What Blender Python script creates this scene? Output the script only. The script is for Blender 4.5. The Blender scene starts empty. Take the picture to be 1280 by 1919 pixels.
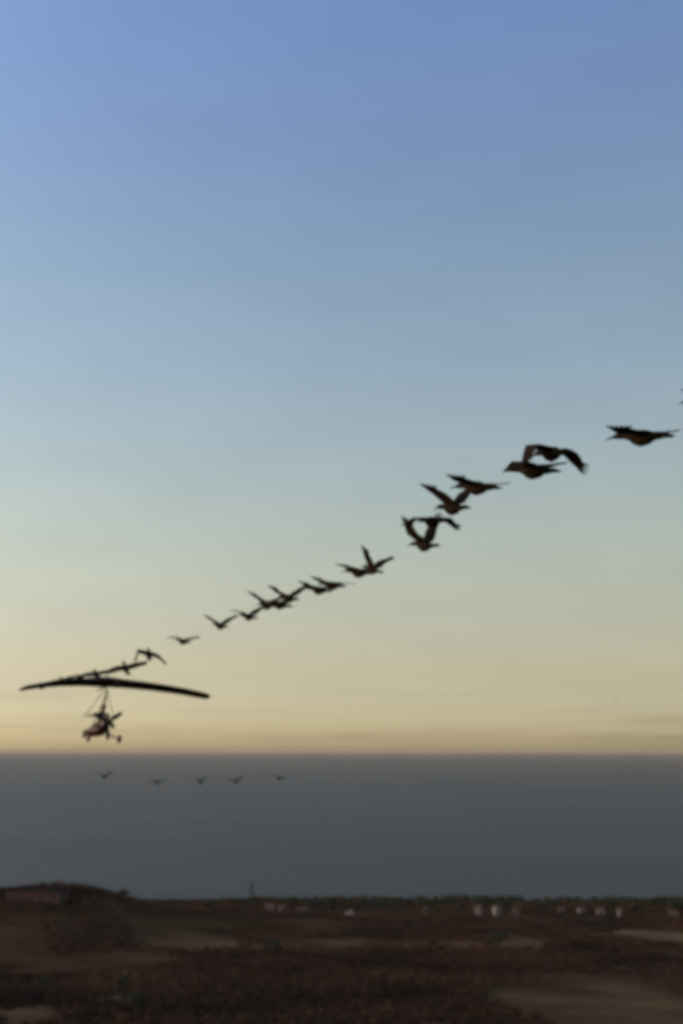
import bpy, bmesh, math, random
import numpy as np
from mathutils import Vector, Matrix

R = math.radians
scene = bpy.context.scene
COL = scene.collection
random.seed(7)
RNG = np.random.default_rng(11)

# ------------------------------------------------------------------ camera
CAM_Z = 130.0
PITCH = 12.39
FPX = 2030.0                      # focal length in pixels of a 1280 wide frame
cam_data = bpy.data.cameras.new('camera')
cam_data.sensor_fit = 'HORIZONTAL'
cam_data.sensor_width = 36.0
cam_data.lens = FPX / 1280.0 * 36.0
cam_data.clip_start = 0.1
cam_data.clip_end = 400000.0
cam_data.dof.use_dof = True       # a phone video focused a little short: everything is soft
cam_data.dof.focus_distance = 4.0
cam_data.dof.aperture_fstop = 57.1 / 1000.0 / 0.018
cam = bpy.data.objects.new('camera', cam_data)
COL.objects.link(cam)
cam.location = (0, 0, CAM_Z)
cam.rotation_euler = (R(90 + PITCH), 0, 0)
scene.camera = cam

# ------------------------------------------------------------------ sky and sun
SUN_AZ = -100.0                    # degrees from the view direction, negative = left
SUN_EL = 6.0
world = bpy.data.worlds.new('World')
scene.world = world
world.use_nodes = True
wn, wl = world.node_tree.nodes, world.node_tree.links
wn.clear()
w_out = wn.new('ShaderNodeOutputWorld')
w_bg = wn.new('ShaderNodeBackground')
w_sky = wn.new('ShaderNodeTexSky')
w_sky.sky_type = 'NISHITA'
w_sky.sun_disc = False
w_sky.sun_elevation = R(SUN_EL)
w_sky.sun_rotation = R(SUN_AZ)
w_sky.altitude = 130
w_sky.air_density = 1.0
w_sky.dust_density = 1.0
w_sky.ozone_density = 2.0
w_bg.inputs['Strength'].default_value = 0.15
# dusk tint of the whole dome by height above the horizon, and a broad fall-off away from the sunset
w_tc = wn.new('ShaderNodeTexCoord')
w_sep = wn.new('ShaderNodeSeparateXYZ')
wl.new(w_tc.outputs['Generated'], w_sep.inputs[0])
w_ramp = wn.new('ShaderNodeValToRGB')
SKY_TINT = ((0.0, (3.45, 3.6, 4.95)), (0.012, (3.35, 3.5, 4.95)), (0.04, (2.92, 2.6, 3.1)), (0.073, (3.0, 2.22, 2.05)),
            (0.17, (4.45, 2.98, 2.08)), (0.30, (4.92, 3.65, 2.95)), (0.424, (4.7, 3.75, 3.35)), (0.524, (4.4, 3.7, 3.85)), (0.607, (4.6, 3.95, 4.6)))
w_ramp.color_ramp.interpolation = 'B_SPLINE'
el = w_ramp.color_ramp.elements
while len(el) < len(SKY_TINT):
    el.new(0.5)
for e_, (p_, c_) in zip(el, SKY_TINT):
    e_.position = p_
for e_, (p_, c_) in zip(el, SKY_TINT):
    e_.color = (*[v / 4.95 for v in c_], 1)
wl.new(w_sep.outputs['Z'], w_ramp.inputs['Fac'])
w_mul = wn.new('ShaderNodeVectorMath'); w_mul.operation = 'MULTIPLY'
wl.new(w_sky.outputs[0], w_mul.inputs[0]); wl.new(w_ramp.outputs['Color'], w_mul.inputs[1])
w_dot = wn.new('ShaderNodeVectorMath'); w_dot.operation = 'DOT_PRODUCT'
wl.new(w_tc.outputs['Generated'], w_dot.inputs[0])
w_dot.inputs[1].default_value = (math.sin(R(SUN_AZ)), math.cos(R(SUN_AZ)), 0)
w_ma = wn.new('ShaderNodeMath'); w_ma.operation = 'MULTIPLY_ADD'
w_ma.inputs[1].default_value = 0.6; w_ma.inputs[2].default_value = 1.045
wl.new(w_dot.outputs['Value'], w_ma.inputs[0])
w_sc = wn.new('ShaderNodeVectorMath'); w_sc.operation = 'SCALE'
wl.new(w_mul.outputs[0], w_sc.inputs[0]); wl.new(w_ma.outputs[0], w_sc.inputs['Scale'])
# very faint unevenness of thin high haze over the whole dome
w_map = wn.new('ShaderNodeMapping'); w_map.inputs['Scale'].default_value = (1, 1, 3.0)
wl.new(w_tc.outputs['Generated'], w_map.inputs['Vector'])
w_nz = wn.new('ShaderNodeTexNoise'); w_nz.inputs['Scale'].default_value = 9.0; w_nz.inputs['Detail'].default_value = 5.0
wl.new(w_map.outputs[0], w_nz.inputs['Vector'])
w_rg = wn.new('ShaderNodeMapRange'); w_rg.inputs['To Min'].default_value = 0.94; w_rg.inputs['To Max'].default_value = 1.06
wl.new(w_nz.outputs['Fac'], w_rg.inputs['Value'])
w_s2 = wn.new('ShaderNodeVectorMath'); w_s2.operation = 'SCALE'
wl.new(w_sc.outputs[0], w_s2.inputs[0]); wl.new(w_rg.outputs[0], w_s2.inputs['Scale'])
# thin dusky streaks of cloud low all round the horizon
w_m2 = wn.new('ShaderNodeMapping'); w_m2.inputs['Scale'].default_value = (4, 4, 70); w_m2.inputs['Location'].default_value = (23.29, 12.07, 0)
wl.new(w_tc.outputs['Generated'], w_m2.inputs['Vector'])
w_n2 = wn.new('ShaderNodeTexNoise'); w_n2.inputs['Scale'].default_value = 1.6; w_n2.inputs['Detail'].default_value = 4.0
wl.new(w_m2.outputs[0], w_n2.inputs['Vector'])
w_r2 = wn.new('ShaderNodeMapRange'); w_r2.inputs['From Min'].default_value = 0.5; w_r2.inputs['From Max'].default_value = 0.72
w_r2.inputs['To Min'].default_value = 0.0; w_r2.inputs['To Max'].default_value = 0.16
wl.new(w_n2.outputs['Fac'], w_r2.inputs['Value'])
w_r3 = wn.new('ShaderNodeMapRange'); w_r3.inputs['From Min'].default_value = 0.03; w_r3.inputs['From Max'].default_value = 0.075
w_r3.inputs['To Min'].default_value = 1.0; w_r3.inputs['To Max'].default_value = 0.0
wl.new(w_sep.outputs['Z'], w_r3.inputs['Value'])
w_p = wn.new('ShaderNodeMath'); w_p.operation = 'MULTIPLY'
wl.new(w_r2.outputs[0], w_p.inputs[0]); wl.new(w_r3.outputs[0], w_p.inputs[1])
w_i = wn.new('ShaderNodeMath'); w_i.operation = 'SUBTRACT'; w_i.inputs[0].default_value = 1.0
wl.new(w_p.outputs[0], w_i.inputs[1])
w_s3 = wn.new('ShaderNodeVectorMath'); w_s3.operation = 'SCALE'
wl.new(w_s2.outputs[0], w_s3.inputs[0]); wl.new(w_i.outputs[0], w_s3.inputs['Scale'])
wl.new(w_s3.outputs[0], w_bg.inputs['Color'])
wl.new(w_bg.outputs[0], w_out.inputs['Surface'])

sun_data = bpy.data.lights.new('sun', 'SUN')
sun_data.energy = 0.06
sun_data.angle = R(0.5)
sun_data.color = (1.0, 0.72, 0.5)
sun = bpy.data.objects.new('sun', sun_data)
COL.objects.link(sun)
sun_dir = Vector((math.sin(R(SUN_AZ)) * math.cos(R(SUN_EL)), math.cos(R(SUN_AZ)) * math.cos(R(SUN_EL)), math.sin(R(SUN_EL))))
sun.rotation_euler = (-sun_dir).to_track_quat('-Z', 'Y').to_euler()

scene.view_settings.view_transform = 'Standard'
scene.view_settings.look = 'None'
scene.view_settings.exposure = 1.72
scene.view_settings.gamma = 1.0
scene.view_settings.use_curve_mapping = False
scene.render.engine = 'CYCLES'
scene.cycles.use_denoising = True
scene.cycles.max_bounces = 4
scene.cycles.volume_bounces = 1
scene.cycles.filter_width = 2.6

# ------------------------------------------------------------------ helpers
def principled(name, color, rough=0.9, spec=0.2):
    m = bpy.data.materials.new(name)
    m.use_nodes = True
    b = m.node_tree.nodes['Principled BSDF']
    b.inputs['Base Color'].default_value = (*color, 1)
    b.inputs['Roughness'].default_value = rough
    b.inputs['Specular IOR Level'].default_value = spec
    return m

def mottled(name, c1, c2, scale=2.0, rough=0.9, spec=0.2, detail=4.0, bump=0.0, coord='Object'):
    m = principled(name, c1, rough, spec)
    nt = m.node_tree
    b = nt.nodes['Principled BSDF']
    tc = nt.nodes.new('ShaderNodeTexCoord')
    nz = nt.nodes.new('ShaderNodeTexNoise')
    nz.inputs['Scale'].default_value = scale
    nz.inputs['Detail'].default_value = detail
    rp = nt.nodes.new('ShaderNodeValToRGB')
    rp.color_ramp.elements[0].position = 0.35
    rp.color_ramp.elements[1].position = 0.65
    rp.color_ramp.elements[0].color = (*c1, 1)
    rp.color_ramp.elements[1].color = (*c2, 1)
    nt.links.new(tc.outputs[coord], nz.inputs['Vector'])
    nt.links.new(nz.outputs['Fac'], rp.inputs['Fac'])
    nt.links.new(rp.outputs['Color'], b.inputs['Base Color'])
    if bump:
        bp = nt.nodes.new('ShaderNodeBump')
        bp.inputs['Strength'].default_value = bump
        nt.links.new(nz.outputs['Fac'], bp.inputs['Height'])
        nt.links.new(bp.outputs['Normal'], b.inputs['Normal'])
    return m

def tag(o, label=None, cat=None, group=None, kind=None):
    if label: o['label'] = label
    if cat: o['category'] = cat
    if group: o['group'] = group
    if kind: o['kind'] = kind
    return o

def empty(name, loc=(0, 0, 0), rz=0.0):
    o = bpy.data.objects.new(name, None)
    o.empty_display_size = 0.3
    o.location = loc
    o.rotation_euler = (0, 0, rz)
    COL.objects.link(o)
    return o

def link_mesh(name, me, mat, parent=None, smooth=False):
    me.materials.clear()
    me.materials.append(mat)
    if smooth:
        me.polygons.foreach_set('use_smooth', [True] * len(me.polygons))
    o = bpy.data.objects.new(name, me)
    COL.objects.link(o)
    o.parent = parent
    return o

def from_bm(name, bm, mat, parent=None, smooth=False):
    bmesh.ops.recalc_face_normals(bm, faces=bm.faces[:])
    me = bpy.data.meshes.new(name)
    bm.to_mesh(me)
    bm.free()
    return link_mesh(name, me, mat, parent, smooth)

def frame_axes(d):
    d = d.normalized()
    up = Vector((0, 0, 1)) if abs(d.z) < 0.95 else Vector((0, 1, 0))
    a = d.cross(up).normalized()
    return a, a.cross(d).normalized()

def tube(bm, pts, radii, seg=8, flat=1.0):
    """loft circles along a polyline, capped"""
    pts = [Vector(p) for p in pts]
    if not hasattr(radii, '__len__'):
        radii = [radii] * len(pts)
    rings = []
    for i, p in enumerate(pts):
        d = pts[min(i + 1, len(pts) - 1)] - pts[max(i - 1, 0)]
        a, b = frame_axes(d)
        rings.append([bm.verts.new(p + (a * math.cos(t) + b * math.sin(t) * flat) * radii[i])
                      for t in [2 * math.pi * k / seg for k in range(seg)]])
    for r0, r1 in zip(rings, rings[1:]):
        for k in range(seg):
            bm.faces.new((r0[k], r0[(k + 1) % seg], r1[(k + 1) % seg], r1[k]))
    bm.faces.new(rings[0][::-1])
    bm.faces.new(rings[-1])

def box(bm, lo, hi):
    v = [bm.verts.new((x, y, z)) for x in (lo[0], hi[0]) for y in (lo[1], hi[1]) for z in (lo[2], hi[2])]
    for f in ((0, 1, 3, 2), (4, 6, 7, 5), (0, 4, 5, 1), (2, 3, 7, 6), (0, 2, 6, 4), (1, 5, 7, 3)):
        bm.faces.new([v[i] for i in f])

def loft(bm, rings):
    """rings of equal vertex count, closed both ends"""
    vr = [[bm.verts.new(p) for p in r] for r in rings]
    n = len(vr[0])
    for r0, r1 in zip(vr, vr[1:]):
        for k in range(n):
            bm.faces.new((r0[k], r0[(k + 1) % n], r1[(k + 1) % n], r1[k]))
    bm.faces.new(vr[0][::-1])
    bm.faces.new(vr[-1])

def view_dir(px, py):
    """direction of a picture point in the world, for laying the land out at its true distances"""
    p = R(PITCH)
    x, z, y = (px - 640.0) / FPX, (959.5 - py) / FPX, 1.0
    return Vector((x, y * math.cos(p) - z * math.sin(p), y * math.sin(p) + z * math.cos(p)))

def at(px, py, dist):
    return Vector((0, 0, CAM_Z)) + view_dir(px, py) * dist

# ------------------------------------------------------------------ terrain
def smooth01(t):
    t = np.clip(t, 0, 1)
    return t * t * (3 - 2 * t)

_PH = RNG.uniform(0, 6.28, 40)
_DR = RNG.uniform(0, 6.28, 40)
def waves(x, y, base, n, k0):
    s = 0
    for i in range(n):
        a, f = _DR[(k0 + i) % 40], base * (1.55 ** i)
        s = s + np.sin((x * math.cos(a) + y * math.sin(a)) * f + _PH[(k0 + i) % 40]) / (1.5 ** i)
    return s

def height(x, y):
    x = np.asarray(x, float); y = np.asarray(y, float)
    d = y
    near = 60 + 68.4 * np.clip(1 - d / 300, 0, 1.0) ** 1.6
    far = 60 - 0.0812 * (d - 300)
    h = np.where(d < 300, near, far)
    h = np.where(d < 0, 128.4 + d * 0.02, h)
    coast = 1006 + 5 * np.sin(x / 38) + 4 * np.sin(x / 17 + 1)
    fade = smooth01((d - 60) / 150) * smooth01((coast - d) / 160)
    h = h + waves(x, y, 0.012, 4, 0) * 1.6 * fade + waves(x, y, 0.05, 4, 9) * 0.45 * fade
    # the ridge on the left that hides the shore
    rx = smooth01((-52 - x) / 112)
    ry = np.exp(-((d - 640) / 95) ** 2)
    h = h + 20.5 * rx * ry
    # shore
    low = 3.0 + 0.5 * np.sin(x / 23)
    h = np.where(d > 500, np.maximum(h, low), h)
    h = np.where(d > coast - 14, low * (coast - d) / 14 + 0 * x, h)
    return np.maximum(h, -4.0)

def hz(x, y):
    return float(height(x, y))

def ground_at(px, py, maxd=1100):
    d = view_dir(px, py)
    t = 150.0
    while t < maxd:
        p = Vector((0, 0, CAM_Z)) + d * t
        if p.z <= hz(p.x, p.y):
            return p
        t += 1.0
    return None

# bare, paler ground between the thickets (picture ellipses thrown on to the land)
BARE = []
def bare(px, py, rx, ry, k=1.0):
    c = ground_at(px, py); l = ground_at(px - rx, py); u = ground_at(px, py - ry) or ground_at(px, py)
    b = ground_at(px, min(py + ry, 1990))
    BARE.append((c.x, 0.5 * (u.y + b.y), abs(c.x - l.x), 0.5 * abs(u.y - b.y) + 1, k))
for a in ((650, 1772, 190, 17), (360, 1762, 120, 15), (60, 1906, 95, 26, 1.3), (1120, 1900, 210, 48), (1250, 1751, 75, 14, 2.4),
          (1000, 1775, 90, 22), (1150, 1745, 110, 10), (860, 1775, 70, 14), (230, 1872, 70, 12), (130, 1815, 90, 10), (1210, 1870, 120, 30, 1.3)):
    bare(*a)

def bare_mask(x, y):
    m = np.zeros_like(x)
    wob = 0.28 * waves(x, y, 0.06, 3, 20)
    for cx, cy, rx, ry, k in BARE:
        q = ((x - cx) / rx) ** 2 + ((y - cy) / ry) ** 2
        m = np.maximum(m, k * smooth01((1.9 + wob - q) / 2.3))
    return m

def build_terrain():
    xs = np.arange(-900, 901, 7.0); ys = np.arange(-250, 1041, 5.0)
    X, Y = np.meshgrid(xs, ys)
    Z = height(X, Y)
    n, m = X.shape
    V = np.stack([X, Y, Z], -1).reshape(-1, 3)
    i = np.arange(n * m).reshape(n, m)
    F = np.stack([i[:-1, :-1], i[:-1, 1:], i[1:, 1:], i[1:, :-1]], -1).reshape(-1, 4)
    me = bpy.data.meshes.new('terrain')
    me.vertices.add(len(V)); me.vertices.foreach_set('co', V.ravel())
    me.loops.add(F.size); me.loops.foreach_set('vertex_index', F.ravel().astype(np.int32))
    me.polygons.add(len(F))
    me.polygons.foreach_set('loop_start', np.arange(0, F.size, 4, dtype=np.int32))
    me.polygons.foreach_set('loop_total', np.full(len(F), 4, np.int32))
    me.update(calc_edges=True)
    at_ = me.attributes.new('bare_soil', 'FLOAT', 'POINT')
    at_.data.foreach_set('value', bare_mask(X, Y).ravel().astype(np.float32))
    mat = bpy.data.materials.new('ground_soil'); mat.use_nodes = True
    nt = mat.node_tree; b = nt.nodes['Principled BSDF']
    b.inputs['Roughness'].default_value = 1.0; b.inputs['Specular IOR Level'].default_value = 0.0
    tc = nt.nodes.new('ShaderNodeTexCoord')
    n1 = nt.nodes.new('ShaderNodeTexNoise'); n1.inputs['Scale'].default_value = 0.03; n1.inputs['Detail'].default_value = 8
    n2 = nt.nodes.new('ShaderNodeTexNoise'); n2.inputs['Scale'].default_value = 0.3; n2.inputs['Detail'].default_value = 5
    r1 = nt.nodes.new('ShaderNodeValToRGB'); r2 = nt.nodes.new('ShaderNodeValToRGB')
    for r_, a, c in ((r1, (0.028, 0.016, 0.008), (0.085, 0.047, 0.022)), (r2, (0.06, 0.037, 0.018), (0.145, 0.09, 0.042))):
        r_.color_ramp.elements[0].position = 0.3; r_.color_ramp.elements[1].position = 0.7
        r_.color_ramp.elements[0].color = (*a, 1); r_.color_ramp.elements[1].color = (*c, 1)
    at_n = nt.nodes.new('ShaderNodeAttribute'); at_n.attribute_name = 'bare_soil'
    mx = nt.nodes.new('ShaderNodeMix'); mx.data_type = 'RGBA'; mx.clamp_factor = False
    L = nt.links.new
    L(tc.outputs['Object'], n1.inputs['Vector']); L(tc.outputs['Object'], n2.inputs['Vector'])
    L(n1.outputs['Fac'], r1.inputs['Fac']); L(n1.outputs['Fac'], r2.inputs['Fac'])
    L(at_n.outputs['Fac'], mx.inputs['Factor']); L(r1.outputs['Color'], mx.inputs['A']); L(r2.outputs['Color'], mx.inputs['B'])
    L(mx.outputs['Result'], b.inputs['Base Color'])
    bp = nt.nodes.new('ShaderNodeBump'); bp.inputs['Strength'].default_value = 0.6; bp.inputs['Distance'].default_value = 0.5
    L(n2.outputs['Fac'], bp.inputs['Height']); L(bp.outputs['Normal'], b.inputs['Normal'])
    o = link_mesh('ground', me, mat, None, True)
    tag(o, 'dark brown coastal land falling away to the sea', None, None, 'structure')
build_terrain()

# ------------------------------------------------------------------ sea
def build_sea():
    bm = bmesh.new()
    rings = [400, 800, 1200, 2000, 4000, 8000, 16000, 32000, 78000]
    seg = 128
    c = bm.verts.new((0, 0, 0))
    prev = None
    for r in rings:
        cur = [bm.verts.new((r * math.cos(2 * math.pi * k / seg), r * math.sin(2 * math.pi * k / seg), 0)) for k in range(seg)]
        for k in range(seg):
            if prev is None:
                bm.faces.new((c, cur[k], cur[(k + 1) % seg]))
            else:
                bm.faces.new((prev[k], cur[k], cur[(k + 1) % seg], prev[(k + 1) % seg]))
        prev = cur
    mat = bpy.data.materials.new('sea_water'); mat.use_nodes = True
    nt = mat.node_tree; b = nt.nodes['Principled BSDF']; L = nt.links.new
    b.inputs['Base Color'].default_value = (0.02, 0.024, 0.023, 1)
    b.inputs['Roughness'].default_value = 0.45
    b.inputs['IOR'].default_value = 1.33
    b.inputs['Specular IOR Level'].default_value = 0.26
    tc = nt.nodes.new('ShaderNodeTexCoord')
    mp = nt.nodes.new('ShaderNodeMapping'); mp.inputs['Scale'].default_value = (0.5, 1.0, 1.0)
    nz = nt.nodes.new('ShaderNodeTexNoise'); nz.inputs['Scale'].default_value = 0.12; nz.inputs['Detail'].default_value = 6
    bp = nt.nodes.new('ShaderNodeBump'); bp.inputs['Strength'].default_value = 1.0; bp.inputs['Distance'].default_value = 3.0
    L(tc.outputs['Object'], mp.inputs['Vector']); L(mp.outputs['Vector'], nz.inputs['Vector'])
    L(nz.outputs['Fac'], bp.inputs['Height']); L(bp.outputs['Normal'], b.inputs['Normal'])
    m2 = nt.nodes.new('ShaderNodeMapping'); m2.inputs['Scale'].default_value = (0.0011, 0.0045, 1.0); m2.inputs['Rotation'].default_value = (0, 0, R(7))
    n2 = nt.nodes.new('ShaderNodeTexNoise'); n2.inputs['Scale'].default_value = 1.0; n2.inputs['Detail'].default_value = 7; n2.inputs['Roughness'].default_value = 0.6
    L(tc.outputs['Object'], m2.inputs['Vector']); L(m2.outputs['Vector'], n2.inputs['Vector'])
    for sock, lo, hi in (('Specular IOR Level', 0.245, 0.29), ('Roughness', 0.465, 0.435)):
        mr = nt.nodes.new('ShaderNodeMapRange')
        mr.inputs['From Min'].default_value = 0.3; mr.inputs['From Max'].default_value = 0.7
        mr.inputs['To Min'].default_value = lo; mr.inputs['To Max'].default_value = hi
        L(n2.outputs['Fac'], mr.inputs['Value']); L(mr.outputs[0], b.inputs[sock])
    o = from_bm('sea', bm, mat)
    tag(o, 'dark grey sea reaching the hazy horizon', None, None, 'structure')
build_sea()

def build_haze():
    bm = bmesh.new()
    box(bm, (-80000, -80000, -6), (80000, 80000, 150))
    mat = bpy.data.materials.new('haze_air'); mat.use_nodes = True
    nt = mat.node_tree
    nt.nodes.remove(nt.nodes['Principled BSDF'])
    pv = nt.nodes.new('ShaderNodeVolumePrincipled')
    pv.inputs['Color'].default_value = (0.72, 0.65, 0.47, 1)
    pv.inputs['Density'].default_value = 2.1e-5
    nt.links.new(pv.outputs['Volume'], nt.nodes['Material Output'].inputs['Volume'])
    o = from_bm('haze', bm, mat)
    tag(o, 'thin dusk haze over the sea', None, None, 'stuff')
build_haze()

# ------------------------------------------------------------------ vegetation
M_LEAF = mottled('scrub_leaves', (0.022, 0.012, 0.006), (0.08, 0.041, 0.018), 0.022)
M_LEAF_TREE = mottled('tree_leaves', (0.03, 0.035, 0.02), (0.055, 0.055, 0.033), 0.7)
M_BARK = mottled('bark', (0.05, 0.04, 0.03), (0.09, 0.07, 0.05), 3.0)

def quads_mesh(name, P, N1, N2):
    """P centres, N1,N2 half axes -> mesh of quads"""
    V = np.stack([P - N1 - N2, P + N1 - N2 * 0.6, P + N1 * 0.7 + N2, P - N1 * 0.6 + N2 * 1.1], 1).reshape(-1, 3)
    n = len(P)
    me = bpy.data.meshes.new(name)
    me.vertices.add(n * 4); me.vertices.foreach_set('co', V.ravel())
    me.loops.add(n * 4); me.loops.foreach_set('vertex_index', np.arange(n * 4, dtype=np.int32))
    me.polygons.add(n)
    me.polygons.foreach_set('loop_start', np.arange(0, n * 4, 4, dtype=np.int32))
    me.polygons.foreach_set('loop_total', np.full(n, 4, np.int32))
    me.update(calc_edges=True)
    return me

def rand_axes(n, size, rng):
    a = rng.normal(size=(n, 3)); a /= np.linalg.norm(a, axis=1)[:, None]
    c = rng.normal(size=(n, 3)); b = np.cross(a, c); b /= np.linalg.norm(b, axis=1)[:, None]
    s = size * rng.uniform(0.6, 1.3, n)[:, None]
    return a * s, b * s * 0.8

def build_scrub():
    rng = np.random.default_rng(5)
    n = 46000
    # even in picture terms: denser where the land is near
    y = 285 + (1 - rng.uniform(0, 1, n) ** 0.75) * 690
    x = rng.uniform(-0.42, 0.42, n) * (y + 40)
    dens = 0.5 + 0.55 * waves(x, y, 0.022, 4, 4) - 1.15 * bare_mask(x, y)
    # the big thicket in the middle of the near slope
    dens += 0.8 * np.exp(-((x + 5) / 45) ** 2 - ((y - 390) / 75) ** 2)
    dens += 0.6 * np.exp(-((x - 70) / 30) ** 2 - ((y - 430) / 30) ** 2)
    keep = rng.uniform(0, 1, n) < dens
    x, y = x[keep], y[keep]
    z = height(x, y)
    ok = z > 2.4
    x, y, z = x[ok], y[ok], z[ok]
    m = len(x)
    rad = rng.uniform(0.8, 2.0, m) * (1 + 0.5 * (rng.uniform(0, 1, m) > 0.9))
    rad *= 1 + 0.9 * smooth01((waves(x, y, 0.045, 4, 13) - 0.6) / 1.2)
    k = 34
    d = rng.normal(size=(m, k, 3)); d /= np.linalg.norm(d, axis=2)[..., None]
    d *= (rng.uniform(0, 1, (m, k, 1)) ** 0.4) * rad[:, None, None]
    d[..., 2] = np.abs(d[..., 2]) * 0.8
    P = (np.stack([x, y, z], -1)[:, None, :] + d).reshape(-1, 3)
    N1, N2 = rand_axes(len(P), 0.3, rng)
    me = quads_mesh('scrub', P, N1, N2)
    o = link_mesh('scrub', me, M_LEAF)
    tag(o, 'dark brown scrub covering the slope above the shore', 'scrub', None, 'stuff')
build_scrub()

def build_treeline():
    rng = np.random.default_rng(9)
    n = 420
    x = rng.uniform(-95, 335, n); y = 985 - rng.uniform(0, 1, n) ** 1.3 * 95
    z = height(x, y)
    lump = 0.7 + 0.35 * waves(x, y, 0.05, 4, 17) / 2
    hh = np.clip(lump, 0.2, 1.3) * rng.uniform(2.5, 6.5, n)
    k = 60
    d = rng.normal(size=(n, k, 3)); d /= np.linalg.norm(d, axis=2)[..., None]
    d *= rng.uniform(0, 1, (n, k, 1)) ** 0.4
    d[..., 2] = np.abs(d[..., 2])
    d = d * np.stack([hh * 0.75, hh * 0.75, hh], -1)[:, None, :]
    P = (np.stack([x, y, z], -1)[:, None, :] + d).reshape(-1, 3)
    N1, N2 = rand_axes(len(P), 0.6, rng)
    o = link_mesh('treeline', quads_mesh('treeline', P, N1, N2), M_LEAF_TREE)
    tag(o, 'low dark green belt of trees along the shore', 'treeline', None, 'stuff')
build_treeline()

TREE_KINDS = {}
def tree_meshes(kind, seed):
    key = (kind, seed)
    if key in TREE_KINDS: return TREE_KINDS[key]
    rng = np.random.default_rng(seed * 17 + len(kind))
    bm = bmesh.new()
    if kind == 'cypress':
        tube(bm, [(0, 0, -0.3), (0.03, 0, 0.3), (0, 0.02, 0.85)], [0.035, 0.025, 0.008], 7)
        t = rng.uniform(0, 1, 260)
        r = 0.12 * np.sin(np.pi * np.clip(t * 0.9 + 0.08, 0, 1)) ** 0.7 * rng.uniform(0.2, 1.1, 260)
        a = rng.uniform(0, 6.28, 260)
        P = np.stack([r * np.cos(a), r * np.sin(a), 0.08 + 0.92 * t], -1)
        N1, N2 = rand_axes(260, 0.02, rng)
    else:
        top = 0.42 if kind == 'tree' else 0.2
        tube(bm, [(0, 0, -0.15), (0.02, 0.01, top * 0.6), (0.0, 0.03, top), (0.03, 0, 0.75)], [0.05, 0.038, 0.03, 0.008], 7)
        Ps = []
        nb = 9
        for j in range(nb):
            a = j * 2.4 + rng.uniform(-.3, .3); rr = rng.uniform(0.1, 0.3)
            c = np.array([rr * math.cos(a), rr * math.sin(a), rng.uniform(top + 0.02, 0.82)])
            tube(bm, [(0.01, 0.02, top * 0.8), tuple(c * [.5, .5, .8]), tuple(c)], [0.022, 0.014, 0.005], 5)
            d = rng.normal(size=(95, 3)); d /= np.linalg.norm(d, axis=1)[:, None]
            Ps.append(c + d * (rng.uniform(0, 1, (95, 1)) ** 0.45) * rng.uniform(0.12, 0.2) * [1.1, 1.1, 0.85])
        P = np.concatenate(Ps)
        N1, N2 = rand_axes(len(P), 0.034, rng)
    crown = quads_mesh('crown', P, N1, N2)
    crown.materials.append(M_LEAF_TREE)
    bmesh.ops.recalc_face_normals(bm, faces=bm.faces[:])
    trunk = bpy.data.meshes.new('trunk'); bm.to_mesh(trunk); bm.free()
    trunk.materials.append(M_BARK)
    TREE_KINDS[key] = (trunk, crown)
    return TREE_KINDS[key]

def tree(name, kind, seed, px, py, hgt, label, group=None, wide=1.0, cat='tree'):
    p = ground_at(px, py)
    r = empty(name, (p.x, p.y, hz(p.x, p.y)), random.uniform(0, 6.28))
    r.scale = (hgt * wide, hgt * wide, hgt)
    for nm, me in zip(('trunk', 'crown'), tree_meshes(kind, seed)):
        o = bpy.data.objects.new(nm, me); COL.objects.link(o); o.parent = r
    tag(r, label, cat, group)
    return r

G_T = 'dark trees along the shore'
tree('cypress_tree', 'cypress', 1, 472, 1699, 19, 'tall slim dark tree standing alone above the shore', G_T)
for i, (px, py, h, w, lab) in enumerate((
    (912, 1713, 13, 0.8, 'tall dark tree between the two pale houses on the shore'),
    (946, 1714, 10, 1.0, 'dark tree just right of the two pale shore houses'),
    (1232, 1712, 13, 1.5, 'broad dark tree on the shore near the frame edge'),
    (1272, 1722, 15, 1.3, 'dark tree cut by the right frame edge on the shore'),
    (1145, 1712, 11, 1.0, 'dark tree between two small pale shore houses at right'),
    (812, 1712, 11, 1.1, 'dark tree beside the narrow pale house at mid shore'),
    (622, 1712, 11, 0.9, 'small dark tree just left of the bright white house'),
    (582, 1709, 9, 1.6, 'low wide dark tree on the shore left of the white house'),
    (455, 1704, 9, 1.4, 'low dark tree at the foot of the tall slim tree'),
    (392, 1706, 8, 1.6, 'round dark tree where the left ridge meets the shore'),
    (320, 1698, 6, 1.2, 'dark bushy tree on the falling end of the ridge'),
    (232, 1688, 7, 1.1, 'low dark tree on the crest of the left ridge'),
    (1015, 1712, 9, 1.9, 'wide low dark tree between the shore houses'),
    (1195, 1714, 8, 2.0, 'wide low dark tree right of the slim pale house'),
    (715, 1710, 7, 2.0, 'low wide dark tree right of the bright white house'),
    (865, 1712, 8, 1.6, 'dark tree just left of the two pale shore houses'),
)):
    tree('shore_tree', 'tree', i % 4, px, py, h, lab, G_T, w)
for i, (px, py, h, w, lab) in enumerate((
    (228, 1872, 7, 0.8, 'upright dark bush between two paler patches of bare ground'),
    (255, 1902, 6, 1.2, 'dark bush below the upright bush at lower left'),
    (512, 1790, 7, 1.5, 'dark bush at the left end of the pale strip'),
    (80, 1858, 5, 1.4, 'small dark bush above the bare corner at lower left'),
    (935, 1775, 7, 1.7, 'dark bush beside the pale ground right of centre'),
)):
    tree('bush', 'bush', i % 3, px, py, h, lab, 'single dark bushes on the slope', w, 'bush')

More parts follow.
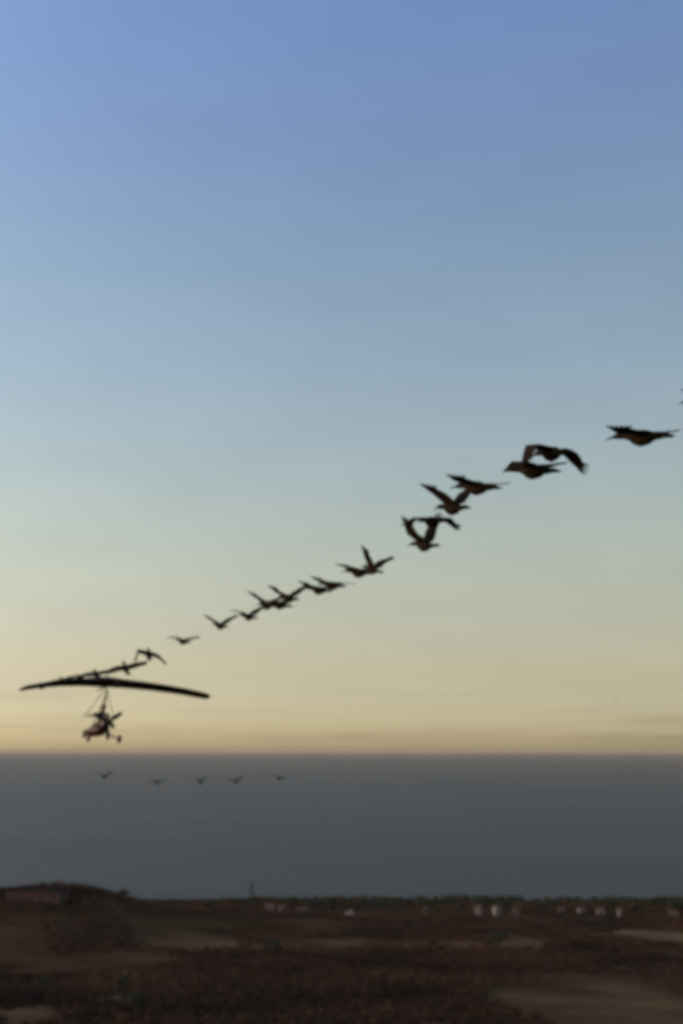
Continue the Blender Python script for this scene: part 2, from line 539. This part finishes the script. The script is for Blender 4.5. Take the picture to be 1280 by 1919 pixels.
# ------------------------------------------------------------------ houses
M_WALL = mottled('pale_render', (0.22, 0.205, 0.18), (0.3, 0.28, 0.25), 0.4)
M_WALL2 = mottled('weathered_render', (0.11, 0.105, 0.09), (0.15, 0.14, 0.125), 0.4)
M_WHITE = mottled('white_render', (0.6, 0.58, 0.55), (0.68, 0.66, 0.63), 0.4)
M_ROOF = mottled('clay_tiles', (0.09, 0.05, 0.035), (0.15, 0.08, 0.05), 0.8)
M_GLASS = principled('window_glass', (0.03, 0.035, 0.04), 0.2, 0.5)
M_DOOR = mottled('door_paint', (0.08, 0.05, 0.03), (0.11, 0.07, 0.045), 1.5)

def house(px, py, w, dp, h, rz, wallm, label, roof='gable'):
    w *= 0.68; h *= 0.66
    p = ground_at(px, py)
    z = min(hz(p.x + a, p.y + b) for a in (-w / 2, w / 2) for b in (-dp / 2, dp / 2)) - 0.15
    r = empty('house', (p.x, p.y, z), R(rz))
    bm = bmesh.new(); box(bm, (-w / 2, -dp / 2, 0), (w / 2, dp / 2, h)); wall = from_bm('wall', bm, wallm, r)
    bm = bmesh.new()
    e = 0.35
    if roof == 'gable':
        rise = 0.28 * dp
        prof = [(-dp / 2 - e, h - 0.12), (0, h + rise), (dp / 2 + e, h - 0.12), (dp / 2 + e, h + 0.1), (0, h + rise + 0.22), (-dp / 2 - e, h + 0.1)]
        loft(bm, [[Vector((x, a, b)) for a, b in prof] for x in (-w / 2 - e, w / 2 + e)])
        # gable ends
        for x in (-w / 2 + 0.004, w / 2 - 0.204):
            gb = bmesh.new()
            loft(gb, [[Vector((xx, a, b)) for a, b in ((-dp / 2 + 0.01, h), (dp / 2 - 0.01, h), (0, h + rise - 0.05))] for xx in (x, x + 0.2)])
            from_bm('gable', gb, wallm, wall)
    else:
        box(bm, (-w / 2 - 0.2, -dp / 2 - 0.2, h), (w / 2 + 0.2, dp / 2 + 0.2, h + 0.35))
    rf = from_bm('roof', bm, M_ROOF, r)
    bm = bmesh.new(); box(bm, (w * 0.2, -0.3, h + 0.2), (w * 0.2 + 0.6, 0.3, h + 0.34 * dp)); from_bm('chimney', bm, wallm, rf)
    for k in (-0.28, 0.28):
        bm = bmesh.new(); box(bm, (k * w - 0.55, -dp / 2 - 0.04, h * 0.4), (k * w + 0.55, -dp / 2 + 0.05, h * 0.78)); from_bm('window', bm, M_GLASS, r)
    bm = bmesh.new(); box(bm, (-0.5, -dp / 2 - 0.06, 0.1), (0.5, -dp / 2 + 0.05, 2.2)); from_bm('door', bm, M_DOOR, r)
    tag(r, label, 'house', 'houses along the shore')
    return r

house(655, 1716, 6.0, 5, 4.6, 8, M_WHITE, 'small bright white house alone at mid shore', 'flat')
house(896, 1714, 6.5, 7, 7.5, -12, M_WALL, 'pale two storey house left of the tall dark tree')
house(931, 1714, 5.5, 6, 8, 10, M_WALL, 'pale narrow house right of the tall dark tree')
house(966, 1714, 6.5, 6, 5, -5, M_WALL2, 'low grey house right of the pair of pale houses')
house(1090, 1712, 6, 6, 4.6, 6, M_WALL, 'small pale house, left of two close neighbours at right shore')
house(1126, 1713, 7.5, 6, 5.0, -4, M_WALL, 'small pale house, right of two close neighbours at right shore')
house(1163, 1716, 4.0, 5, 6.5, 15, M_WALL2, 'slim greyish house with a steep narrow front at right shore')
house(1053, 1711, 6, 6, 4, 0, M_WALL2, 'low grey house left of the small pale pair')
house(797, 1710, 4.5, 5, 6, 0, M_WALL2, 'narrow greyish house at mid shore beside a dark tree', 'flat')
house(507, 1706, 9, 6, 5, -10, M_WALL2, 'grey house right of the tall slim tree')
house(530, 1707, 7, 6, 5, 12, M_WALL2, 'small grey house, second to the right of the slim tree')
house(566, 1708, 9, 6, 4, 0, M_WALL2, 'long low grey house among dark shore trees', 'flat')
house(1262, 1716, 9, 6, 5, -18, M_WALL2, 'low grey house between two dark trees at right edge')

def ridge_building():
    p = ground_at(70, 1683)
    r = empty('ridge_building', (p.x, p.y, hz(p.x, p.y) - 1.2), R(-6))
    w, dp, h = 29, 12, 5.6
    m = mottled('dark_brick', (0.05, 0.032, 0.028), (0.07, 0.045, 0.038), 0.6)
    bm = bmesh.new(); box(bm, (-w / 2, -dp / 2, -1.0), (w / 2, dp / 2, h)); from_bm('wall', bm, m, r)
    bm = bmesh.new(); box(bm, (-w / 2 - 0.6, -dp / 2 - 0.6, h), (w / 2 + 0.6, dp / 2 + 0.6, h + 0.7))
    from_bm('roof', bm, mottled('flat_roof_felt', (0.018, 0.016, 0.015), (0.026, 0.023, 0.022), 0.5, 1.0, 0.0), r)
    for k in range(5):
        x = -w / 2 + 3 + k * 5.6
        bm = bmesh.new(); box(bm, (x - 1.0, -dp / 2 - 0.05, 2.2), (x + 1.0, -dp / 2 + 0.08, 4.2)); from_bm('window', bm, M_GLASS, r)
    bm = bmesh.new(); box(bm, (1.0, -dp / 2 - 0.06, 0), (2.4, -dp / 2 + 0.08, 2.3)); from_bm('door', bm, M_DOOR, r)
    tag(r, 'long dark flat-roofed building on the crest of the left ridge', 'building')
ridge_building()

# ------------------------------------------------------------------ microlight
M_SAIL = mottled('sail_cloth', (0.045, 0.038, 0.024), (0.075, 0.063, 0.042), 0.8, 0.8, 0.15)
M_TUBE = principled('alloy_tube', (0.09, 0.085, 0.075), 0.5, 0.5)
M_POD = principled('red_brown_fairing', (0.06, 0.024, 0.014), 0.5, 0.3)
M_BLACK = principled('black_rubber', (0.02, 0.018, 0.016), 0.8, 0.3)
M_ENGINE = mottled('engine_metal', (0.03, 0.028, 0.026), (0.07, 0.062, 0.055), 9.0, 0.5, 0.5)

HANG = Matrix.Translation((0, 0, 2.62))
SWING = HANG @ Matrix.Rotation(R(7), 4, 'Y') @ HANG.inverted()
def build_microlight(loc, heading, roll, pitch):
    r = empty('microlight', loc)
    r.rotation_mode = 'XYZ'
    r.rotation_euler = (Matrix.Rotation(R(heading), 3, 'Z') @ Matrix.Rotation(R(pitch), 3, 'X') @ Matrix.Rotation(R(roll), 3, 'Y')).to_euler('XYZ')
    HZ = 2.62                                           # hang point above the wheels
    # sail, lofted rib by rib; wing kept level while the trike swings below it
    bm = bmesh.new()
    rings = []
    ns = 26
    for i in range(-ns, ns + 1):
        s = i / ns; a = abs(s)
        x = 4.95 * s
        chord = 2.5 * (1 - a) ** 1.0 * 0.62 + 0.95 + 0.25 * math.exp(-(a / 0.12) ** 2)
        if a > 0.93: chord *= 1 - 0.65 * ((a - 0.93) / 0.07) ** 2
        yle = 1.35 - 2.75 * a - 0.25 * a * a
        z = HZ + 0.28 - 0.32 * a ** 1.25 - 0.34 * a ** 2.4
        twist = R(4 + 9 * a)
        th = 0.10 * chord * (1 - 0.55 * a) + 0.03
        ring = []
        prof = [(0, 0), (0.06, .55), (.2, 1), (.45, .85), (.75, .42), (1, .06), (1, -.06), (.7, -.05), (.4, -.15), (.12, -.3)]
        for cx, cz in prof:
            yy = -cx * chord; zz = cz * th + 0.035 * chord * math.sin(math.pi * cx)
            ring.append(Vector((x, yle + yy * math.cos(twist) - zz * math.sin(twist) * 0, z + zz - yy * math.sin(twist) * 0.55)))
        rings.append(ring)
    loft(bm, rings)
    wing = from_bm('wing', bm, M_SAIL, r, True)
    bm = bmesh.new()
    # leading edge tubes and battens
    for s in (-1, 1):
        bm2 = bmesh.new()
        tube(bm2, [(s * 4.95 * a, 1.35 - 2.75 * a - 0.25 * a * a - 0.06, HZ + 0.28 - 0.32 * a ** 1.25 - 0.34 * a ** 2.4) for a in (0, .25, .5, .75, .98)], 0.045, 8)
        from_bm('leading_edge', bm2, M_TUBE, wing)
    tube(bm, [(0, 1.5, HZ + 0.1), (0, -1.75, HZ + 0.22)], 0.045, 8); from_bm('keel', bm, M_TUBE, r)
    bm = bmesh.new(); tube(bm, [(0, 0.1, HZ + 0.3), (0, 0.0, HZ + 1.05)], 0.028, 6); from_bm('king_post', bm, M_TUBE, r)
    for s in (-1, 1):
        bm = bmesh.new(); tube(bm, [(0, 0.02, HZ + 1.03), (s * 3.1, -0.5, HZ + 0.12)], 0.004, 4); from_bm('rigging_wire', bm, M_TUBE, r)
        bm = bmesh.new(); tube(bm, [(s * 0.75, 0.95, HZ - 1.3), (s * 3.0, -0.45, HZ + 0.05)], 0.004, 4); from_bm('rigging_wire', bm, M_TUBE, r)
    bm = bmesh.new(); tube(bm, [(0, 0.02, HZ + 1.03), (0, -1.7, HZ + 0.2)], 0.004, 4); from_bm('rigging_wire', bm, M_TUBE, r)
    # A frame
    for s in (-1, 1):
        bm = bmesh.new(); tube(bm, [(s * 0.04, 0.15, HZ + 0.05), (s * 0.78, 0.95, HZ - 1.32)], 0.022, 6); from_bm('down_tube', bm, M_TUBE, r)
    bm = bmesh.new(); tube(bm, [(-0.8, 0.95, HZ - 1.32), (0.8, 0.95, HZ - 1.32)], 0.022, 6); from_bm('control_bar', bm, M_TUBE, r)
    # trike
    bm = bmesh.new(); tube(bm, [(0, 0, HZ + 0.05), (0, -0.28, 0.95), (0, -0.42, 0.42)], 0.045, 8); from_bm('mast', bm, M_TUBE, r)
    bm = bmesh.new(); tube(bm, [(0, -0.05, HZ - 0.2), (0, 1.35, 0.62)], 0.03, 8); from_bm('front_strut', bm, M_TUBE, r)
    bm = bmesh.new()
    prof = [(1.75, .02, .45, .03), (1.55, .2, .5, .17), (1.1, .33, .52, .27), (.5, .36, .52, .28), (-.1, .31, .52, .25), (-.5, .16, .55, .16)]
    loft(bm, [[Vector((w * math.cos(t), y, zc + hh * math.sin(t))) for t in [2 * math.pi * k / 14 for k in range(14)]] for y, w, zc, hh in prof])
    from_bm('pod', bm, M_POD, r, True)
    bm = bmesh.new()
    loft(bm, [[Vector((sx, y, z)) for sx, y, z in ((-.23, yy, zz), (.23, yy, zz), (.23, yy - .09, zz + .02), (-.23, yy - .09, zz + .02))] for yy, zz in ((.42, .72), (.02, .70), (-.12, 1.0), (-.24, 1.4))])
    from_bm('seat', bm, M_BLACK, r, True)
    # engine with two cylinders, exhaust and fuel tank
    bm = bmesh.new()
    box(bm, (-.2, -.95, .72), (.2, -.45, 1.05)); 
    eng = from_bm('engine', bm, M_ENGINE, r)
    for y in (-.82, -.6):
        bm = bmesh.new(); tube(bm, [(0, y, 1.04), (0, y, 1.1), (0, y, 1.16), (0, y, 1.3)], [.11, .13, .12, .1], 10); from_bm('cylinder_head', bm, M_ENGINE, eng)
    bm = bmesh.new(); tube(bm, [(.2, -.7, .95), (.34, -.72, .9), (.36, -.9, .72), (.3, -1.1, .66)], [.05, .09, .1, .04], 8); from_bm('exhaust', bm, M_ENGINE, eng)
    bm = bmesh.new(); tube(bm, [(-.3, -.45, .62), (-.05, -.45, .6), (.3, -.45, .62)], [.12, .17, .12], 10); from_bm('fuel_tank', bm, M_POD, r, True)
    # propeller at rest
    bm = bmesh.new(); tube(bm, [(0, -.95, .9), (0, -1.1, .9), (0, -1.18, .9)], [.1, .1, .03], 12)
    hub = from_bm('propeller', bm, M_BLACK, r)
    for ang in (158, 42, -80):
        bm = bmesh.new()
        u = Vector((math.cos(R(ang)), 0, math.sin(R(ang)))); v = Vector((-u.z, 0, u.x))
        rg = []
        for t, c, tw in ((.05, .09, 50), (.25, .2, 35), (.5, .24, 24), (.75, .2, 17), (.88, .1, 14)):
            f = v * math.cos(R(tw)) + Vector((0, 1, 0)) * math.sin(R(tw)); g = u.cross(f)
            p = Vector((0, -1.05, .9)) + u * t
            rg.append([p + f * c * .5, p + g * .012 + f * c * .1, p - f * c * .5, p - g * .012 + f * c * .1])
        loft(bm, rg); from_bm('blade', bm, M_BLACK, hub, True)
    # undercarriage
    for s in (-1, 1):
        bm = bmesh.new(); tube(bm, [(s * .1, -.4, .5), (s * .85, -.55, .22)], .035, 8); from_bm('axle_strut', bm, M_TUBE, r)
        bm = bmesh.new(); tube(bm, [(s * .05, .5, .4), (s * .82, -.5, .24)], .02, 6); from_bm('drag_strut', bm, M_TUBE, r)
    bm = bmesh.new()
    for s in (-1, 1): tube(bm, [(s * .09, 1.5, .5), (s * .09, 1.6, .2)], .02, 6)
    tube(bm, [(-.1, 1.48, .52), (.1, 1.48, .52)], .025, 6); from_bm('fork', bm, M_TUBE, r)
    for (x, y, rad) in ((-.92, -.55, .21), (.92, -.55, .21), (0, 1.6, .18)):
        bm = bmesh.new()
        w = .07
        rg = []
        nseg, nt = 20, 8
        vs = [[bm.verts.new((x + w * math.sin(2 * math.pi * j / nt), y + (rad - w + w * math.cos(2 * math.pi * j / nt)) * math.cos(2 * math.pi * i / nseg),
                             rad + (rad - w + w * math.cos(2 * math.pi * j / nt)) * math.sin(2 * math.pi * i / nseg))) for j in range(nt)] for i in range(nseg)]
        for i in range(nseg):
            for j in range(nt):
                bm.faces.new((vs[i][j], vs[i][(j + 1) % nt], vs[(i + 1) % nseg][(j + 1) % nt], vs[(i + 1) % nseg][j]))
        wh = from_bm('wheel', bm, M_BLACK, r, True)
        bm = bmesh.new(); tube(bm, [(x - .05, y, rad), (x + .05, y, rad)], rad - w, 14); from_bm('rim', bm, M_TUBE, wh)
    # the trike swings a little under the wing, about its hang point
    for c in list(r.children):
        if c.name.split('.')[0] not in ('wing', 'keel', 'king_post', 'rigging_wire', 'down_tube', 'control_bar'):
            c.matrix_local = SWING @ c.matrix_local
    tag(r, 'dark flex-wing microlight aircraft flying over the horizon', 'aircraft')
    return r

ML = build_microlight((0, 0, 0), 31, 1.0, -1.5)
target = at(200, 1292, 56)
ML.location = target
bpy.context.view_layer.update()
ML.location = ML.location - (ML.matrix_world.to_3x3() @ Vector((0, 0, 2.62)))
bpy.context.view_layer.update()

def build_pilot(mw):
    V = [(0, .12, .80), (0, .05, 1.02), (0, 0, 1.25), (0, 0, 1.42), (0, .02, 1.52), (0, .04, 1.62), (0, .05, 1.74),
         (.11, .2, .80), (.16, .62, .84), (.14, .95, .58), (.14, 1.1, .56),
         (-.11, .2, .80), (-.16, .62, .84), (-.14, .95, .58), (-.14, 1.1, .56),
         (.19, 0, 1.38), (.34, .2, 1.2), (.44, .55, 1.28), (.45, .82, 1.3), (.43, .94, 1.31),
         (-.19, 0, 1.38), (-.34, .2, 1.2), (-.44, .55, 1.28), (-.45, .82, 1.3), (-.43, .94, 1.31)]
    E = [(0, 1), (1, 2), (2, 3), (3, 4), (4, 5), (5, 6), (0, 7), (7, 8), (8, 9), (9, 10), (0, 11), (11, 12), (12, 13), (13, 14),
         (3, 15), (15, 16), (16, 17), (17, 18), (18, 19), (3, 20), (20, 21), (21, 22), (22, 23), (23, 24)]
    RD = [.15, .14, .16, .14, .06, .085, .08, .1, .075, .055, .045, .1, .075, .055, .045, .075, .055, .045, .035, .04, .075, .055, .045, .035, .04]
    me = bpy.data.meshes.new('person'); me.from_pydata(V, E, [])
    o = link_mesh('person', me, mottled('flight_suit', (0.025, 0.025, 0.03), (0.04, 0.04, 0.045), 5.0))
    md = o.modifiers.new('skin', 'SKIN')
    for i, s in enumerate(me.skin_vertices[0].data):
        s.radius = (RD[i], RD[i] * .85); s.use_root = (i == 0)
    sb = o.modifiers.new('sub', 'SUBSURF'); sb.levels = 1; sb.render_levels = 1
    o.matrix_world = mw
    bm = bmesh.new(); bmesh.ops.create_uvsphere(bm, u_segments=14, v_segments=10, radius=.15)
    for v in bm.verts:
        v.co.z *= 1.05; v.co.y *= 1.12
        if v.co.y > 0.06 and v.co.z < 0.02: v.co.y *= .55
        v.co += Vector((0, .04, 1.72))
    from_bm('helmet', bm, principled('helmet_shell', (0.05, 0.045, 0.04), .3, .5), o, True)
    tag(o, 'pilot in dark flight suit and helmet seated in the microlight', 'person')
build_pilot(ML.matrix_world @ SWING)

# ------------------------------------------------------------------ birds
M_BIRD = mottled('dark_plumage', (0.014, 0.0125, 0.009), (0.024, 0.021, 0.015), 6.0, 0.95, 0.0)

def bird(px, py, dist, yaw, la, ra, label, group, roll=0.0, pitch=8.0, scale=1.05, lsw=0.0, rsw=0.0):
    """la/ra: (inner, outer) slope of each wing half as seen from the hill, degrees; yaw: degrees to the left of straight away"""
    loc = at(px, py, dist)
    slope = (loc.z - CAM_Z) / math.hypot(loc.x, loc.y)
    az = R(yaw) - math.atan2(-loc.x, loc.y)             # heading relative to the line of sight
    conv = lambda t, s: math.degrees(math.atan(math.cos(az) * math.tan(R(t)) + s * slope * math.sin(az)))
    la = tuple(conv(t, -1) for t in la); ra = tuple(conv(t, 1) for t in ra)
    bm = bmesh.new()
    # trunk, neck, head and bill, tail in one loft
    prof = [(-.40, .02, .05, .012), (-.30, .015, .06, .016), (-.20, .0, .05, .035), (-.08, -.01, .085, .085), (.06, -.015, .1, .105), (.17, 0, .075, .085),
            (.26, .025, .045, .05), (.36, .045, .036, .042), (.45, .05, .04, .042), (.50, .045, .032, .032), (.55, .035, .014, .016), (.63, .015, .01, .011), (.69, -.015, .005, .006)]
    n = 12
    loft(bm, [[Vector((1.25 * w * math.cos(t), y, z + 1.25 * h * math.sin(t))) for t in [2 * math.pi * k / n for k in range(n)]] for y, z, w, h in prof])
    # tail fan
    for k in range(-2, 3):
        a = R(k * 9)
        p0 = Vector((0, -.22, .0)); p1 = p0 + Vector((math.sin(a), -math.cos(a), -.02)) * .27
        tube(bm, [p0, (p0 + p1) / 2, p1], [.02, .032, .022], 6, .35)
    # trailing feet
    tube(bm, [(.03, -.15, -.05), (.025, -.38, -.03), (.025, -.47, -.035)], [.014, .009, .012], 5)
    tube(bm, [(-.03, -.15, -.05), (-.025, -.38, -.03), (-.025, -.47, -.035)], [.014, .009, .012], 5)
    for s, (a1, a2), sw in ((-1, la, lsw), (1, ra, rsw)):
        root = Vector((s * .05, .06, .05))
        e1 = Vector((s * math.cos(R(a1)), .0, math.sin(R(a1))))
        e1 = (e1 + Vector((0, .22, 0))).normalized()
        wrist = root + e1 * .34
        e2 = Vector((s * math.cos(R(a2)), -.25 - sw, math.sin(R(a2)))).normalized()
        mid = wrist + e2 * .16
        tipb = wrist + e2 * .26
        stations = [(root, .38, .045), (root + e1 * .18, .42, .038), (wrist, .41, .03), (mid, .36, .022), (tipb, .28, .017)]
        rg = []
        for i, (p, c, th) in enumerate(stations):
            e = e1 if i < 2 else ((e1 + e2).normalized() if i == 2 else e2)
            f = Vector((0, 1, 0)); f = (f - e * f.dot(e)).normalized()
            up = f.cross(e) if s < 0 else e.cross(f)
            rg.append([p + f * (.3 * c), p + f * (.18 * c) + up * th, p - f * (.2 * c) + up * th * .7, p - f * (.7 * c) + up * .004,
                       p - f * (.7 * c) - up * .008, p - f * (.2 * c) - up * th * .35, p + f * (.18 * c) - up * th * .5])
        loft(bm, rg)
        # separate primaries at the tip, secondaries along the trailing edge
        f2 = (Vector((0, 1, 0)) - e2 * e2.y).normalized()
        for k in range(6):
            t = k / 5
            p0 = tipb + f2 * (.05 - .2 * t) - e2 * .03
            dirv = (e2 * (1 - .35 * t) - f2 * (-.12 + .75 * t)).normalized()
            ln = .27 - .07 * t - .03 * (k == 0)
            tube(bm, [p0, p0 + dirv * ln * .6 + Vector((0, 0, .01)), p0 + dirv * ln + Vector((0, 0, .025))], [.028, .028, .01], 6, .4)
    bmesh.ops.recalc_face_normals(bm, faces=bm.faces[:])
    me = bpy.data.meshes.new('bird'); bm.to_mesh(me); bm.free()
    o = link_mesh('bird', me, M_BIRD, None, True)
    rm = o.modifiers.new('one_skin', 'REMESH'); rm.mode = 'VOXEL'; rm.voxel_size = 0.011 if dist < 40 else 0.016; rm.use_smooth_shade = True
    m = Matrix.Rotation(R(yaw), 3, 'Z') @ Matrix.Rotation(R(pitch), 3, 'X') @ Matrix.Rotation(R(roll), 3, 'Y')
    o.rotation_euler = m.to_euler('XYZ')
    o.scale = (scale,) * 3
    o.location = at(px, py, dist)
    tag(o, label, 'bird', group)
    return o

GF = 'line of birds trailing the microlight'
bird(1352, 748, 16, 40, (20, 12), (10, 5), 'bird at the right frame edge of which only a wing tip shows', GF)
bird(1207, 819, 17, 42, (14, 20), (4, -2), 'dark bird with level outstretched wings, rightmost whole bird of the line', GF)
bird(1036, 849, 18.8, 22, (18, -68), (-16, -56), 'large dark bird with both wings arched downward in an arc', GF)
bird(1003, 883, 19.2, 45, (28, -35), (15, 5), 'dark bird tucked just below the bird with arched wings', GF)
bird(897, 914, 20.7, 45, (20, 22), (5, -2), 'dark bird with one wing raised, level with a V-winged bird', GF)
bird(850, 952, 21.8, 30, (46, 28), (52, 40), 'dark bird with wings in a steep V under its neighbour', GF)
bird(811, 977, 25.0, 28, (4, -28), (4, -45), 'dark bird with wings bowed down over a V-winged bird', GF)
bird(797, 1022, 25.0, 32, (42, 58), (72, 70), 'dark bird with raised wings closing a ring with the bird above', GF)
bird(699, 1068, 28.0, 34, (66, 58), (42, 28), 'dark bird with high V wings in the middle of the line', GF, pitch=16, scale=0.85)
bird(674, 1073, 29.5, 45, (22, 12), (8, -12), 'dark bird flying low beneath the high V-winged bird', GF)
bird(624, 1097, 32, 45, (15, 20), (5, -5), 'level-winged dark bird, upper of a close pair', GF)
bird(599, 1106, 33.5, 45, (18, 20), (8, 0), 'level-winged dark bird, lower of a close pair', GF)
bird(542, 1121, 35, 38, (25, 32), (35, 40), 'dark bird with a wing lifted, upper of three bunched birds', GF)
bird(526, 1134, 36, 55, (15, 5), (25, 15), 'small dark bird between its two bunched neighbours', GF)
bird(501, 1135, 37, 35, (40, 28), (30, 20), 'dark bird with a raised wing, leftmost of three bunched birds', GF)
bird(467, 1156, 40, 42, (25, 8), (38, 35), 'small dark bird just left of the three bunched birds', GF)
bird(414, 1173, 42, 38, (32, 28), (38, 32), 'small dark bird with shallow V wings flying by itself', GF)
bird(344, 1202, 46, 42, (25, -8), (15, 15), 'small dark bird flying alone right above the microlight wing tip', GF)
bird(279, 1227, 43, 15, (12, -76), (-24, -42), 'dark bird with wings bent down above the right microlight wing', GF, pitch=26, scale=1.12)
bird(236, 1253, 46, 25, (-16, -24), (16, 18), 'dark bird skimming over the centre of the microlight wing', GF, pitch=28, scale=1.2)
bird(150, 1269, 50, 30, (-8, -12), (2, -6), 'dark bird overlapping the left half of the microlight wing', GF)
bird(182, 1264, 48, 30, (-10, -14), (12, 4), 'dark bird just above the middle of the microlight wing', GF, pitch=20, scale=1.1)
bird(118, 1277, 50, 30, (-12, -14), (10, 4), 'dark bird between two others along the left microlight wing', GF, pitch=18)
bird(78, 1286, 50, 30, (-18, -22), (18, 14), 'dark bird near the left tip of the microlight wing', GF)

GS = 'row of five small birds low over the sea'
for px, py, d, la, ra, lab in (
    (195, 1455, 88, (30, 20), (30, 25), 'leftmost and darkest of five small birds over the sea'),
    (294, 1466, 98, (15, 5), (15, 8), 'second from the left of five small birds over the sea'),
    (375, 1466, 104, (55, 60), (45, 50), 'middle one of five small birds over the sea'),
    (441, 1464, 92, (20, 10), (32, 25), 'fourth from the left of five small birds over the sea'),
    (523, 1458, 98, (28, 20), (12, 5), 'rightmost of five small birds over the sea')):
    bird(px, py, d, 30, la, ra, lab, GS, pitch=12, scale=0.95)
GD = 'faint distant birds above the horizon'
bird(1127, 1321, 430, 20, (20, 10), (20, 10), 'lower of two faint specks of birds far off at right', GD)
bird(1154, 1312, 400, 20, (30, 20), (20, 10), 'upper of two faint specks of birds far off at right', GD)
